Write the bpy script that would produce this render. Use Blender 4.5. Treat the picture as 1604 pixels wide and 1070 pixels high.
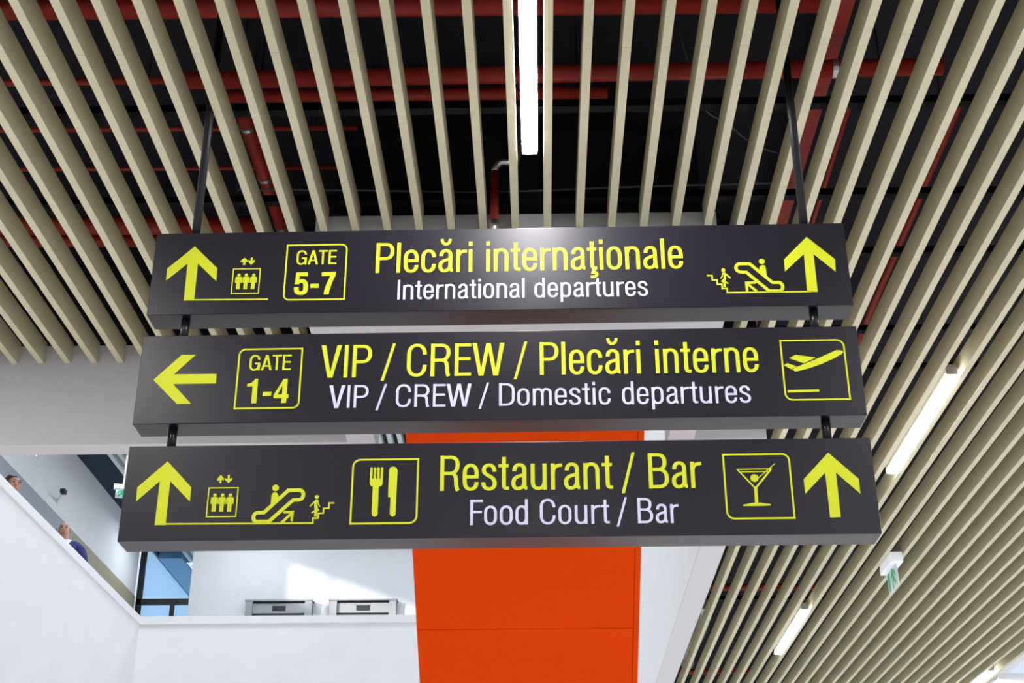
import bpy, bmesh, math, random, json
from mathutils import Vector, Matrix
from mathutils.geometry import tessellate_polygon
for o in list(bpy.data.objects):
    bpy.data.objects.remove(o)
random.seed(4)
C = bpy.context.scene.collection
SC = bpy.context.scene
EYE = 1.7                                   # eye height of the photographer above the hall floor
# ------------------------------------------------------------------ camera, sky, sun, exposure
cam = bpy.data.cameras.new('camera')
co = bpy.data.objects.new('camera', cam); C.objects.link(co)
cam.sensor_fit = 'HORIZONTAL'; cam.sensor_width = 36.0
cam.lens = 2171.467 / 1604 * 36.0
cam.clip_start = 0.05; cam.clip_end = 300
Rv = Vector((0.99978755, 0.02054459, -0.0016677)); Uv = Vector((0.01058461, -0.44229413, 0.8968076)); Fv = Vector((-0.01768693, 0.89663472, 0.44241762))
m = Matrix((Rv, Uv, -Fv)).transposed().to_4x4(); m.translation = Vector((0, 0, EYE))
co.matrix_world = m
SC.camera = co
vs = SC.view_settings
vs.view_transform = 'Standard'; vs.look = 'None'; vs.gamma = 1.0; vs.use_curve_mapping = False
vs.exposure = 0.0
SC.cycles.use_denoising = True
SC.cycles.max_bounces = 10; SC.cycles.diffuse_bounces = 7; SC.cycles.transparent_max_bounces = 12
SC.cycles.caustics_reflective = False; SC.cycles.caustics_refractive = False
SC.cycles.sample_clamp_indirect = 6.0
w = bpy.data.worlds.new('sky'); SC.world = w; w.use_nodes = True
bg = w.node_tree.nodes['Background']
bg.inputs[0].default_value = (0.72, 0.84, 1.0, 1); bg.inputs[1].default_value = 1.0
sl = bpy.data.lights.new('sun', 'SUN'); sl.energy = 4.5; sl.angle = 0.035; sl.color = (1.0, 0.97, 0.92)
so = bpy.data.objects.new('sun', sl); C.objects.link(so)
so.rotation_euler = Vector((1.0, 1.156, -0.37)).to_track_quat('-Z', 'Y').to_euler(); so.location = (-20, -20, 20)

LED_POWER = 240.0
def area_lamp(name, loc, sx, sy, energy, col=(1.0, 0.97, 0.95), rot=(0, 0, 0)):
    l = bpy.data.lights.new(name, 'AREA'); l.shape = 'RECTANGLE'; l.size = sx; l.size_y = sy; l.energy = energy; l.color = col
    o = bpy.data.objects.new(name, l); C.objects.link(o); o.location = loc; o.rotation_euler = rot
    return o
# the rows of line lights that carry on behind and beside the camera (fixtures of the same slat ceiling)
for (x, y) in ((-0.02, -1.6), (2.40, 2.3), (-2.42, 2.3), (2.40, -2.7), (-2.42, -2.7), (4.50, 0.0), (-4.80, 0.0), (-4.80, 4.6), (4.50, 5.0)):
    area_lamp('unseen_hall_light', (x, y, EYE + 3.34), 0.06, 1.62, 62.0 if y < 3 else 225.0)
for (x, y) in ((2.40, 17.6), (4.50, 9.9), (-2.3, 9.5), (-2.3, 13.5)):  # the left pair is unseen, added high over the atrium to brighten it
    area_lamp('unseen_hall_light', (x, y, EYE + (3.34 if x > 1 else 8.30)), 0.3, 1.62, 220.0 if x > 1 else 50)
for (x, y) in ((-0.4, 11.0), (-4.2, 11.0), (-4.2, 16.5), (-0.4, 16.5), (-4.6, 20.8), (-2.6, 20.8), (-0.5, 20.8), (-5.0, 13.0), (-5.0, 17.0), (-5.0, 21.6)):  # unseen lamps added to brighten the atrium and lift walls
    area_lamp('atrium_fill_light', (x, y, EYE + 8.20), 0.5, 1.6, 55.0 if y < 20 else 34.0, (0.83, 0.905, 1.0))

area_lamp('atrium_fill_light', (-6.7, 24.2, EYE + 8.2), 0.5, 0.8, 22.0, (0.83, 0.905, 1.0))  # one more added lamp, unseen, for the end of the upper corridor

# ------------------------------------------------------------------ materials
MATS = {}
def mat(name, col, rough=0.6, metal=0.0, spec=0.5, noise=0.0, nscale=40.0, bump=0.0, emit=0.0, ecol=None):
    m = bpy.data.materials.new(name); m.use_nodes = True
    nt = m.node_tree; b = nt.nodes['Principled BSDF']
    b.inputs['Base Color'].default_value = (*col, 1); b.inputs['Roughness'].default_value = rough
    b.inputs['Metallic'].default_value = metal; b.inputs['Specular IOR Level'].default_value = spec
    if noise or bump:
        tc = nt.nodes.new('ShaderNodeTexCoord'); n = nt.nodes.new('ShaderNodeTexNoise')
        n.inputs['Scale'].default_value = nscale; n.inputs['Detail'].default_value = 5
        nt.links.new(tc.outputs['Object'], n.inputs['Vector'])
        if noise:
            r = nt.nodes.new('ShaderNodeValToRGB')
            r.color_ramp.elements[0].position = 0.3; r.color_ramp.elements[1].position = 0.7
            r.color_ramp.elements[0].color = (*[c * (1 - noise) for c in col], 1)
            r.color_ramp.elements[1].color = (*[min(1, c * (1 + noise)) for c in col], 1)
            nt.links.new(n.outputs['Fac'], r.inputs['Fac']); nt.links.new(r.outputs['Color'], b.inputs['Base Color'])
        if bump:
            bp = nt.nodes.new('ShaderNodeBump'); bp.inputs['Strength'].default_value = bump; bp.inputs['Distance'].default_value = 0.002
            nt.links.new(n.outputs['Fac'], bp.inputs['Height']); nt.links.new(bp.outputs['Normal'], b.inputs['Normal'])
    if emit:
        b.inputs['Emission Color'].default_value = (*(ecol or col), 1); b.inputs['Emission Strength'].default_value = emit
    MATS[name] = m
    return m
M_SLAT = mat('slat_lacquer', (0.54, 0.505, 0.335), 0.38, spec=0.75, noise=0.03, nscale=14)
M_SIGN = mat('sign_black_sheet', (0.0095, 0.0082, 0.015), 0.33, spec=0.32, noise=0.10, nscale=160)
M_YEL = mat('yellow_vinyl', (0.50, 0.545, 0.012), 0.5, spec=0.25)
M_WHT = mat('white_vinyl', (0.52, 0.52, 0.70), 0.5, spec=0.25)
M_ROD = mat('black_rod', (0.006, 0.006, 0.009), 0.35, spec=0.35)
M_WALL = mat('white_plaster', (0.80, 0.80, 0.81), 0.8, noise=0.015, nscale=3, bump=0.05)
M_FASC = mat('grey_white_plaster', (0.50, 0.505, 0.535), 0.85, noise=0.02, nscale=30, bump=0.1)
M_WALL_SHADE = mat('shaded_wall_plaster', (0.60, 0.605, 0.64), 0.85)  # greyer copy of the wall plaster, shade of the underside in its colour
M_ORG = mat('orange_paint', (0.60, 0.046, 0.0), 0.75, spec=0.06, noise=0.04, nscale=60)
M_DECK = mat('black_soffit', (0.016, 0.015, 0.022), 0.9, spec=0.2)
M_RED = mat('red_pipe_paint', (0.30, 0.021, 0.014), 0.5, spec=0.3, noise=0.12, nscale=20)
M_STEEL = mat('galvanised_steel', (0.55, 0.56, 0.57), 0.35, metal=1.0, noise=0.1, nscale=60)
M_RAIL = mat('black_rail', (0.004, 0.004, 0.005), 0.6, spec=0.1)
M_FROST = None
M_BLACK = mat('black_metal', (0.012, 0.013, 0.016), 0.45)
M_LED = mat('led_diffuser', (1, 1, 1), 0.4, emit=LED_POWER, ecol=(1.0, 0.97, 1.0))
M_ALU = mat('aluminium_profile', (0.6, 0.6, 0.62), 0.35, metal=0.8)
M_FLOOR = mat('pale_terrazzo', (0.72, 0.71, 0.69), 0.35, noise=0.08, nscale=90)
M_SKIN = mat('skin', (0.52, 0.25, 0.17), 0.55)
M_NAVY = mat('navy_cloth', (0.022, 0.026, 0.16), 0.85, noise=0.1, nscale=80)
M_SHIRT = mat('white_shirt_cloth', (0.75, 0.77, 0.82), 0.8)
M_GREYC = mat('grey_cloth', (0.10, 0.10, 0.11), 0.85)
M_HAIR = mat('grey_brown_hair', (0.12, 0.085, 0.065), 0.7, noise=0.3, nscale=120)
M_EYE = mat('dark_eye', (0.02, 0.015, 0.012), 0.3)
M_LIP = mat('lip', (0.40, 0.14, 0.11), 0.5)
M_GREYW = mat('grey_panel', (0.33, 0.36, 0.39), 0.7, noise=0.02, nscale=5)
M_OLIVE = mat('beige_panel', (0.36, 0.33, 0.22), 0.7, noise=0.02, nscale=5)
M_FRAME = mat('dark_window_frame', (0.012, 0.014, 0.016), 0.4)
M_UDECK = mat('dark_teal_soffit', (0.012, 0.035, 0.06), 0.9)
M_BEAM = mat('blue_grey_beam', (0.30, 0.48, 0.62), 0.6)
M_LIFT = mat('brushed_steel', (0.34, 0.345, 0.355), 0.45, metal=0.6, noise=0.05, nscale=30)
M_GREEN = mat('exit_green', (0.0, 0.28, 0.14), 0.4, emit=0.35)
M_EXITW = mat('exit_white_lit', (0.50, 0.62, 0.62), 0.4, emit=0.15)
M_LAMPW = mat('luminaire_white_lit', (0.75, 0.78, 0.85), 0.4, emit=0.35)
M_SLATW = mat('pale_slat', (0.72, 0.74, 0.74), 0.6)
M_FOIL = mat('foil_duct', (0.45, 0.47, 0.48), 0.3, metal=0.9)
def glass(name, tint):
    m = bpy.data.materials.new(name); m.use_nodes = True; nt = m.node_tree
    nt.nodes.remove(nt.nodes['Principled BSDF'])
    tr = nt.nodes.new('ShaderNodeBsdfTransparent'); tr.inputs[0].default_value = (*tint, 1)
    gl = nt.nodes.new('ShaderNodeBsdfGlossy'); gl.inputs['Roughness'].default_value = 0.03
    fr = nt.nodes.new('ShaderNodeFresnel'); fr.inputs[0].default_value = 1.45
    mx = nt.nodes.new('ShaderNodeMixShader')
    nt.links.new(fr.outputs[0], mx.inputs[0]); nt.links.new(tr.outputs[0], mx.inputs[1]); nt.links.new(gl.outputs[0], mx.inputs[2])
    nt.links.new(mx.outputs[0], nt.nodes['Material Output'].inputs[0])
    return m
M_GLASS = glass('pale_blue_glass', (0.80, 0.90, 0.97))
M_FROST = bpy.data.materials.new('frosted_glass'); M_FROST.use_nodes = True
_nt = M_FROST.node_tree; _nt.nodes.remove(_nt.nodes['Principled BSDF'])
_a = _nt.nodes.new('ShaderNodeBsdfTranslucent'); _a.inputs[0].default_value = (0.80, 0.90, 0.97, 1)
_b = _nt.nodes.new('ShaderNodeBsdfDiffuse'); _b.inputs[0].default_value = (0.55, 0.68, 0.80, 1)
_m = _nt.nodes.new('ShaderNodeMixShader'); _m.inputs[0].default_value = 0.35
_nt.links.new(_a.outputs[0], _m.inputs[1]); _nt.links.new(_b.outputs[0], _m.inputs[2]); _nt.links.new(_m.outputs[0], _nt.nodes['Material Output'].inputs[0])

# ------------------------------------------------------------------ mesh helpers
def box(bm, x0, x1, y0, y1, z0, z1):
    v = [bm.verts.new((x, y, z)) for x in (x0, x1) for y in (y0, y1) for z in (z0, z1)]
    for f in ((0, 1, 3, 2), (4, 6, 7, 5), (0, 4, 5, 1), (2, 3, 7, 6), (0, 2, 6, 4), (1, 5, 7, 3)):
        bm.faces.new([v[i] for i in f])
def tube(bm, pts, r, n=14, cap=True, rads=None):
    pts = [Vector(q) for q in pts]; rings = []
    for i, q in enumerate(pts):
        d = (pts[min(i + 1, len(pts) - 1)] - pts[max(i - 1, 0)]).normalized()
        a = d.orthogonal().normalized() if i == 0 else (a - d * a.dot(d)).normalized()
        b = d.cross(a); rr = rads[i] if rads else r
        rings.append([bm.verts.new(q + (a * math.cos(t) + b * math.sin(t)) * rr) for t in [2 * math.pi * k / n for k in range(n)]])
    for A, B in zip(rings, rings[1:]):
        for k in range(n):
            bm.faces.new((A[k], A[(k + 1) % n], B[(k + 1) % n], B[k]))
    if cap:
        bm.faces.new(rings[0][::-1]); bm.faces.new(rings[-1])
def prism(bm, rings, y0, y1):
    """polygon (with holes) in x-z, thickness from y0 (front) to y1"""
    rings = [[Vector((a, b, 0)) for a, b in r] for r in rings]
    flat = [q for r in rings for q in r]
    tris = tessellate_polygon(rings)
    F = [bm.verts.new((q.x, y0, q.y)) for q in flat]; B = [bm.verts.new((q.x, y1, q.y)) for q in flat]
    for t in tris:
        a, b, c = t
        if (flat[b] - flat[a]).cross(flat[c] - flat[a]).z < 0: a, b, c = a, c, b
        try: bm.faces.new((F[a], F[b], F[c]))
        except ValueError: pass
    k = 0
    for r in rings:
        n = len(r)
        for i in range(n):
            a, b = k + i, k + (i + 1) % n
            try: bm.faces.new((F[a], B[a], B[b], F[b]))
            except ValueError: pass
        k += n
def ribbon(bm, pts, wv, wh, closed, y0, y1):
    """a stroke of constant width along a polyline in x-z; wv = width of upright strokes, wh = of level ones"""
    P = []
    for q in pts:
        q = Vector(q)
        if not P or (q - P[-1]).length > 1e-6: P.append(q)
    if closed and (P[0] - P[-1]).length < 1e-6: P.pop()
    n = len(P)
    if n < 2: return
    def nor(i, j):
        d = (P[j] - P[i]).normalized()
        return Vector((-d.y, d.x))
    L, Rr = [], []
    for i in range(n):
        if closed or 0 < i < n - 1:
            n1, n2 = nor((i - 1) % n, i), nor(i, (i + 1) % n)
            mm = n1 + n2
            if mm.length < 1e-4: mm = n1
            mm = mm.normalized(); k = 1 / max(0.5, mm.dot(n1))
        else:
            mm = nor(0, 1) if i == 0 else nor(n - 2, n - 1); k = 1
        off = Vector((mm.x * wv / 2, mm.y * wh / 2)) * k
        L.append(P[i] + off); Rr.append(P[i] - off)
    fl = [(bm.verts.new((q.x, y0, q.y)), bm.verts.new((s.x, y0, s.y))) for q, s in zip(L, Rr)]
    bk = [(bm.verts.new((q.x, y1, q.y)), bm.verts.new((s.x, y1, s.y))) for q, s in zip(L, Rr)]
    for i in range(n if closed else n - 1):
        j = (i + 1) % n
        bm.faces.new((fl[i][1], fl[j][1], fl[j][0], fl[i][0]))
        bm.faces.new((fl[i][0], fl[j][0], bk[j][0], bk[i][0])); bm.faces.new((fl[j][1], fl[i][1], bk[i][1], bk[j][1]))
    if not closed:
        bm.faces.new((fl[0][1], fl[0][0], bk[0][0], bk[0][1])); bm.faces.new((fl[-1][0], fl[-1][1], bk[-1][1], bk[-1][0]))
def disc_pts(x, z, r, n=20): return [(x + r * math.cos(2 * math.pi * k / n), z + r * math.sin(2 * math.pi * k / n)) for k in range(n)]
def ball(bm, c, r, sx=1, sy=1, sz=1, n=16):
    res = bmesh.ops.create_uvsphere(bm, u_segments=n, v_segments=n // 2, radius=r)
    for v in res['verts']: v.co = Vector((v.co.x * sx + c[0], v.co.y * sy + c[1], v.co.z * sz + c[2]))
def obj(name, bm, material, parent=None, smooth=False, bevel=0.0, loc=None):
    me = bpy.data.meshes.new(name); bm.normal_update(); bm.to_mesh(me); bm.free()
    me.materials.append(material)
    if smooth:
        for p in me.polygons: p.use_smooth = True
    o = bpy.data.objects.new(name, me); C.objects.link(o)
    if parent: o.parent = parent
    if loc: o.location = loc
    if bevel:
        b = o.modifiers.new('bevel', 'BEVEL'); b.width = bevel; b.segments = 2; b.limit_method = 'ANGLE'
    return o
def boxobj(name, dims, material, parent=None, bevel=0.0):
    bm = bmesh.new(); box(bm, *dims); return obj(name, bm, material, parent, bevel=bevel)
def recentre(o):
    """put the origin of a top-level mesh at the middle of its own shape"""
    vs_ = [v.co for v in o.data.vertices]
    c = sum(vs_, Vector()) / len(vs_)
    o.data.transform(Matrix.Translation(-c)); o.location = c
    return o
def tag(o, label, cat, group=None, kind=None):
    o['label'] = label; o['category'] = cat
    if group: o['group'] = group
    o['kind'] = kind or 'thing'
    return o
def thing(name, label, cat, loc=(0, 0, 0), rotz=0.0, group=None):
    o = bpy.data.objects.new(name, None); C.objects.link(o); o.empty_display_size = 0.1
    o.location = (loc[0], loc[1], loc[2]); o.rotation_euler = (0, 0, rotz)
    return tag(o, label, cat, group)
def struct(name, bm, material, label, cat, bevel=0.0):
    o = obj(name, bm, material, bevel=bevel); o['kind'] = 'structure'; o['label'] = label; o['category'] = cat
    return o
def sbox(name, dims, material, label, cat, bevel=0.0):
    bm = bmesh.new(); box(bm, *dims); return struct(name, bm, material, label, cat, bevel)
# every height below is counted from the eye; LIFT() raises all top-level objects by the eye height at the end

H = 3.351                     # underside of the slats
ZB = 2.858                    # underside of the white downstands
YF = 7.012                    # face of the white downstand across the hall
YBX = 5.607                   # face of the boxed-in stair landing
HS = 0.125                    # slat depth
# ------------------------------------------------------------------ the setting
sbox('floor', (-14, 30, -8, 32, -EYE - 0.2, -EYE), M_FLOOR, 'pale polished hall floor below the signs', 'floor')
bm = bmesh.new()
box(bm, -9.0, -0.885, -8, 7.16, 4.25, 4.45); box(bm, 0.709, 5.06, -8, 7.16, 4.25, 4.45); box(bm, -0.885, 0.709, -8, 6.2, 4.25, 4.45)
struct('ceiling', bm, M_DECK, 'black soffit above the slats and pipes', 'ceiling')
sbox('ceiling_hall', (1.245, 5.06, 7.16, 23.2, 4.25, 4.45), M_DECK, 'black soffit above the slats on the right', 'ceiling')
bm = bmesh.new()
box(bm, -9.0, -0.885, 7.03, 7.16, 3.462, 4.25); box(bm, 0.709, 1.245, 7.03, 7.16, 3.462, 4.25)
box(bm, -1.037, -0.885, 6.25, 7.03, 3.437, 4.25); box(bm, 0.709, 0.851, 6.25, 7.03, 3.437, 4.25); box(bm, -1.037, 0.851, 6.10, 6.20, 3.437, 4.25)
struct('wall_plenum', bm, M_DECK, 'black closure above the plaster downstand', 'wall')
sbox('wall_rear', (-9.2, 5.06, -8.2, -8.0, -EYE, 4.45), M_WALL, 'unseen white rear wall added to keep sun out of the hall', 'wall')  # out of view, closes the hall against sun from behind
sbox('wall_left', (-9.2, -9.0, -8.2, 7.16, -EYE, 4.45), M_WALL, 'unseen white left wall added to keep sun out of the hall', 'wall')  # out of view, closes the hall against sun from the left
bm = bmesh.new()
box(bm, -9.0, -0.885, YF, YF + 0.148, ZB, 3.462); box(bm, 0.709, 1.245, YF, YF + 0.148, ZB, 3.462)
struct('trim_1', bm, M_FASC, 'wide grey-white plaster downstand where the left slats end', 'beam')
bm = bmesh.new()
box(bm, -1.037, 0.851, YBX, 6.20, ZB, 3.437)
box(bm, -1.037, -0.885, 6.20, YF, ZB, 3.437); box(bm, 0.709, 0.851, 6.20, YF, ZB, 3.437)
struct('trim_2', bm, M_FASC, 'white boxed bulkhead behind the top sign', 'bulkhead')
bm = bmesh.new()
box(bm, 1.077, 1.245, YF + 0.148, 23.2, ZB + 0.015, 8.45)
struct('wall_right', bm, M_WALL, 'tall white wall of the atrium right of the orange stair', 'wall')
sbox('trim_3', (4.90, 5.06, -8, 23.2, 3.41, 4.45), M_WALL, 'white bulkhead along the right end of the slats', 'bulkhead')
sbox('wall_pier', (4.95, 5.75, 15.15, 16.6, -EYE, 3.41), M_WALL, 'white pier at the lower right corner', 'pier')
sbox('wall_back', (1.245, 20, 23.2, 23.4, -EYE, 4.45), M_WALL, 'white wall at the far end of the slatted hall', 'wall')
sbox('trim_9', (1.077, 1.245, YF + 0.148, 23.2, ZB, ZB + 0.015), M_WALL_SHADE, 'underside of the white atrium wall, its shade put into the colour', 'edge')  # thin strip that darkens the wall's underside as shade would
# atrium: the parapet walls, their caps, the upper floor, the wall with the lifts
bm = bmesh.new(); box(bm, -5.70, -5.55, 7.16, 18.88, -EYE, 4.99); struct('wall_balcony', bm, M_WALL, 'white balcony wall at lower left', 'wall')
bm = bmesh.new(); box(bm, -5.70, 1.077, 18.88, 19.03, -EYE, 4.99); struct('wall_landing', bm, M_WALL, 'white wall below the lifts', 'wall')
bm = bmesh.new(); box(bm, -5.74, -5.53, 7.16, 18.84, 4.99, 5.10); struct('trim_4', bm, M_WALL, 'white cap of the balcony wall', 'ledge', 0.008)
bm = bmesh.new(); box(bm, -5.74, 1.077, 18.84, 19.06, 4.99, 5.10); struct('trim_5', bm, M_WALL, 'white cap of the wall below the lifts', 'ledge', 0.008)
bm = bmesh.new(); box(bm, -7.6, -5.70, 7.16, 30, 3.85, 4.05); box(bm, -5.70, 1.077, 19.03, 24, 3.85, 4.05)
struct('floor_upper', bm, M_FLOOR, 'upper floor behind the white balcony wall', 'floor')
sbox('wall_lifts', (-6.018, 1.077, 23.2, 24.0, 4.05, 8.45), M_WALL, 'white wall around the two lifts', 'wall')
bm = bmesh.new()
box(bm, -7.75, -7.60, 7.16, 25.3, 7.235, 7.75); box(bm, -7.75, -7.60, 7.16, 15.0, 7.75, 8.45); box(bm, -7.75, -7.60, 19.5, 25.3, 7.75, 8.45); box(bm, -7.72, -7.63, 19.33, 19.37, 7.75, 8.45)
struct('wall_upper', bm, M_WALL, 'white upper wall behind the balcony', 'wall')
bm = bmesh.new(); box(bm, -7.76, -7.58, 7.16, 21.4, 4.05, 7.235); struct('trim_6', bm, M_GREYW, 'grey wall panel behind the balcony', 'panel')
bm = bmesh.new(); box(bm, -7.76, -7.58, 21.4, 25.3, 4.05, 7.235); struct('trim_7', bm, M_OLIVE, 'beige wall panel behind the bald man', 'panel')
sbox('ceiling_upper', (-7.75, 1.245, 5.0, 34, 8.45, 8.65), M_UDECK, 'dark soffit of the upper floor', 'ceiling')
sbox('sunblock_south', (-9.2, 1.245, 4.8, 5.0, 4.45, 8.65), M_WALL, 'unseen wall above the slat ceiling, added to block the sun', 'wall')  # out of view, added to stop direct sun entering the upper hall

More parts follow.
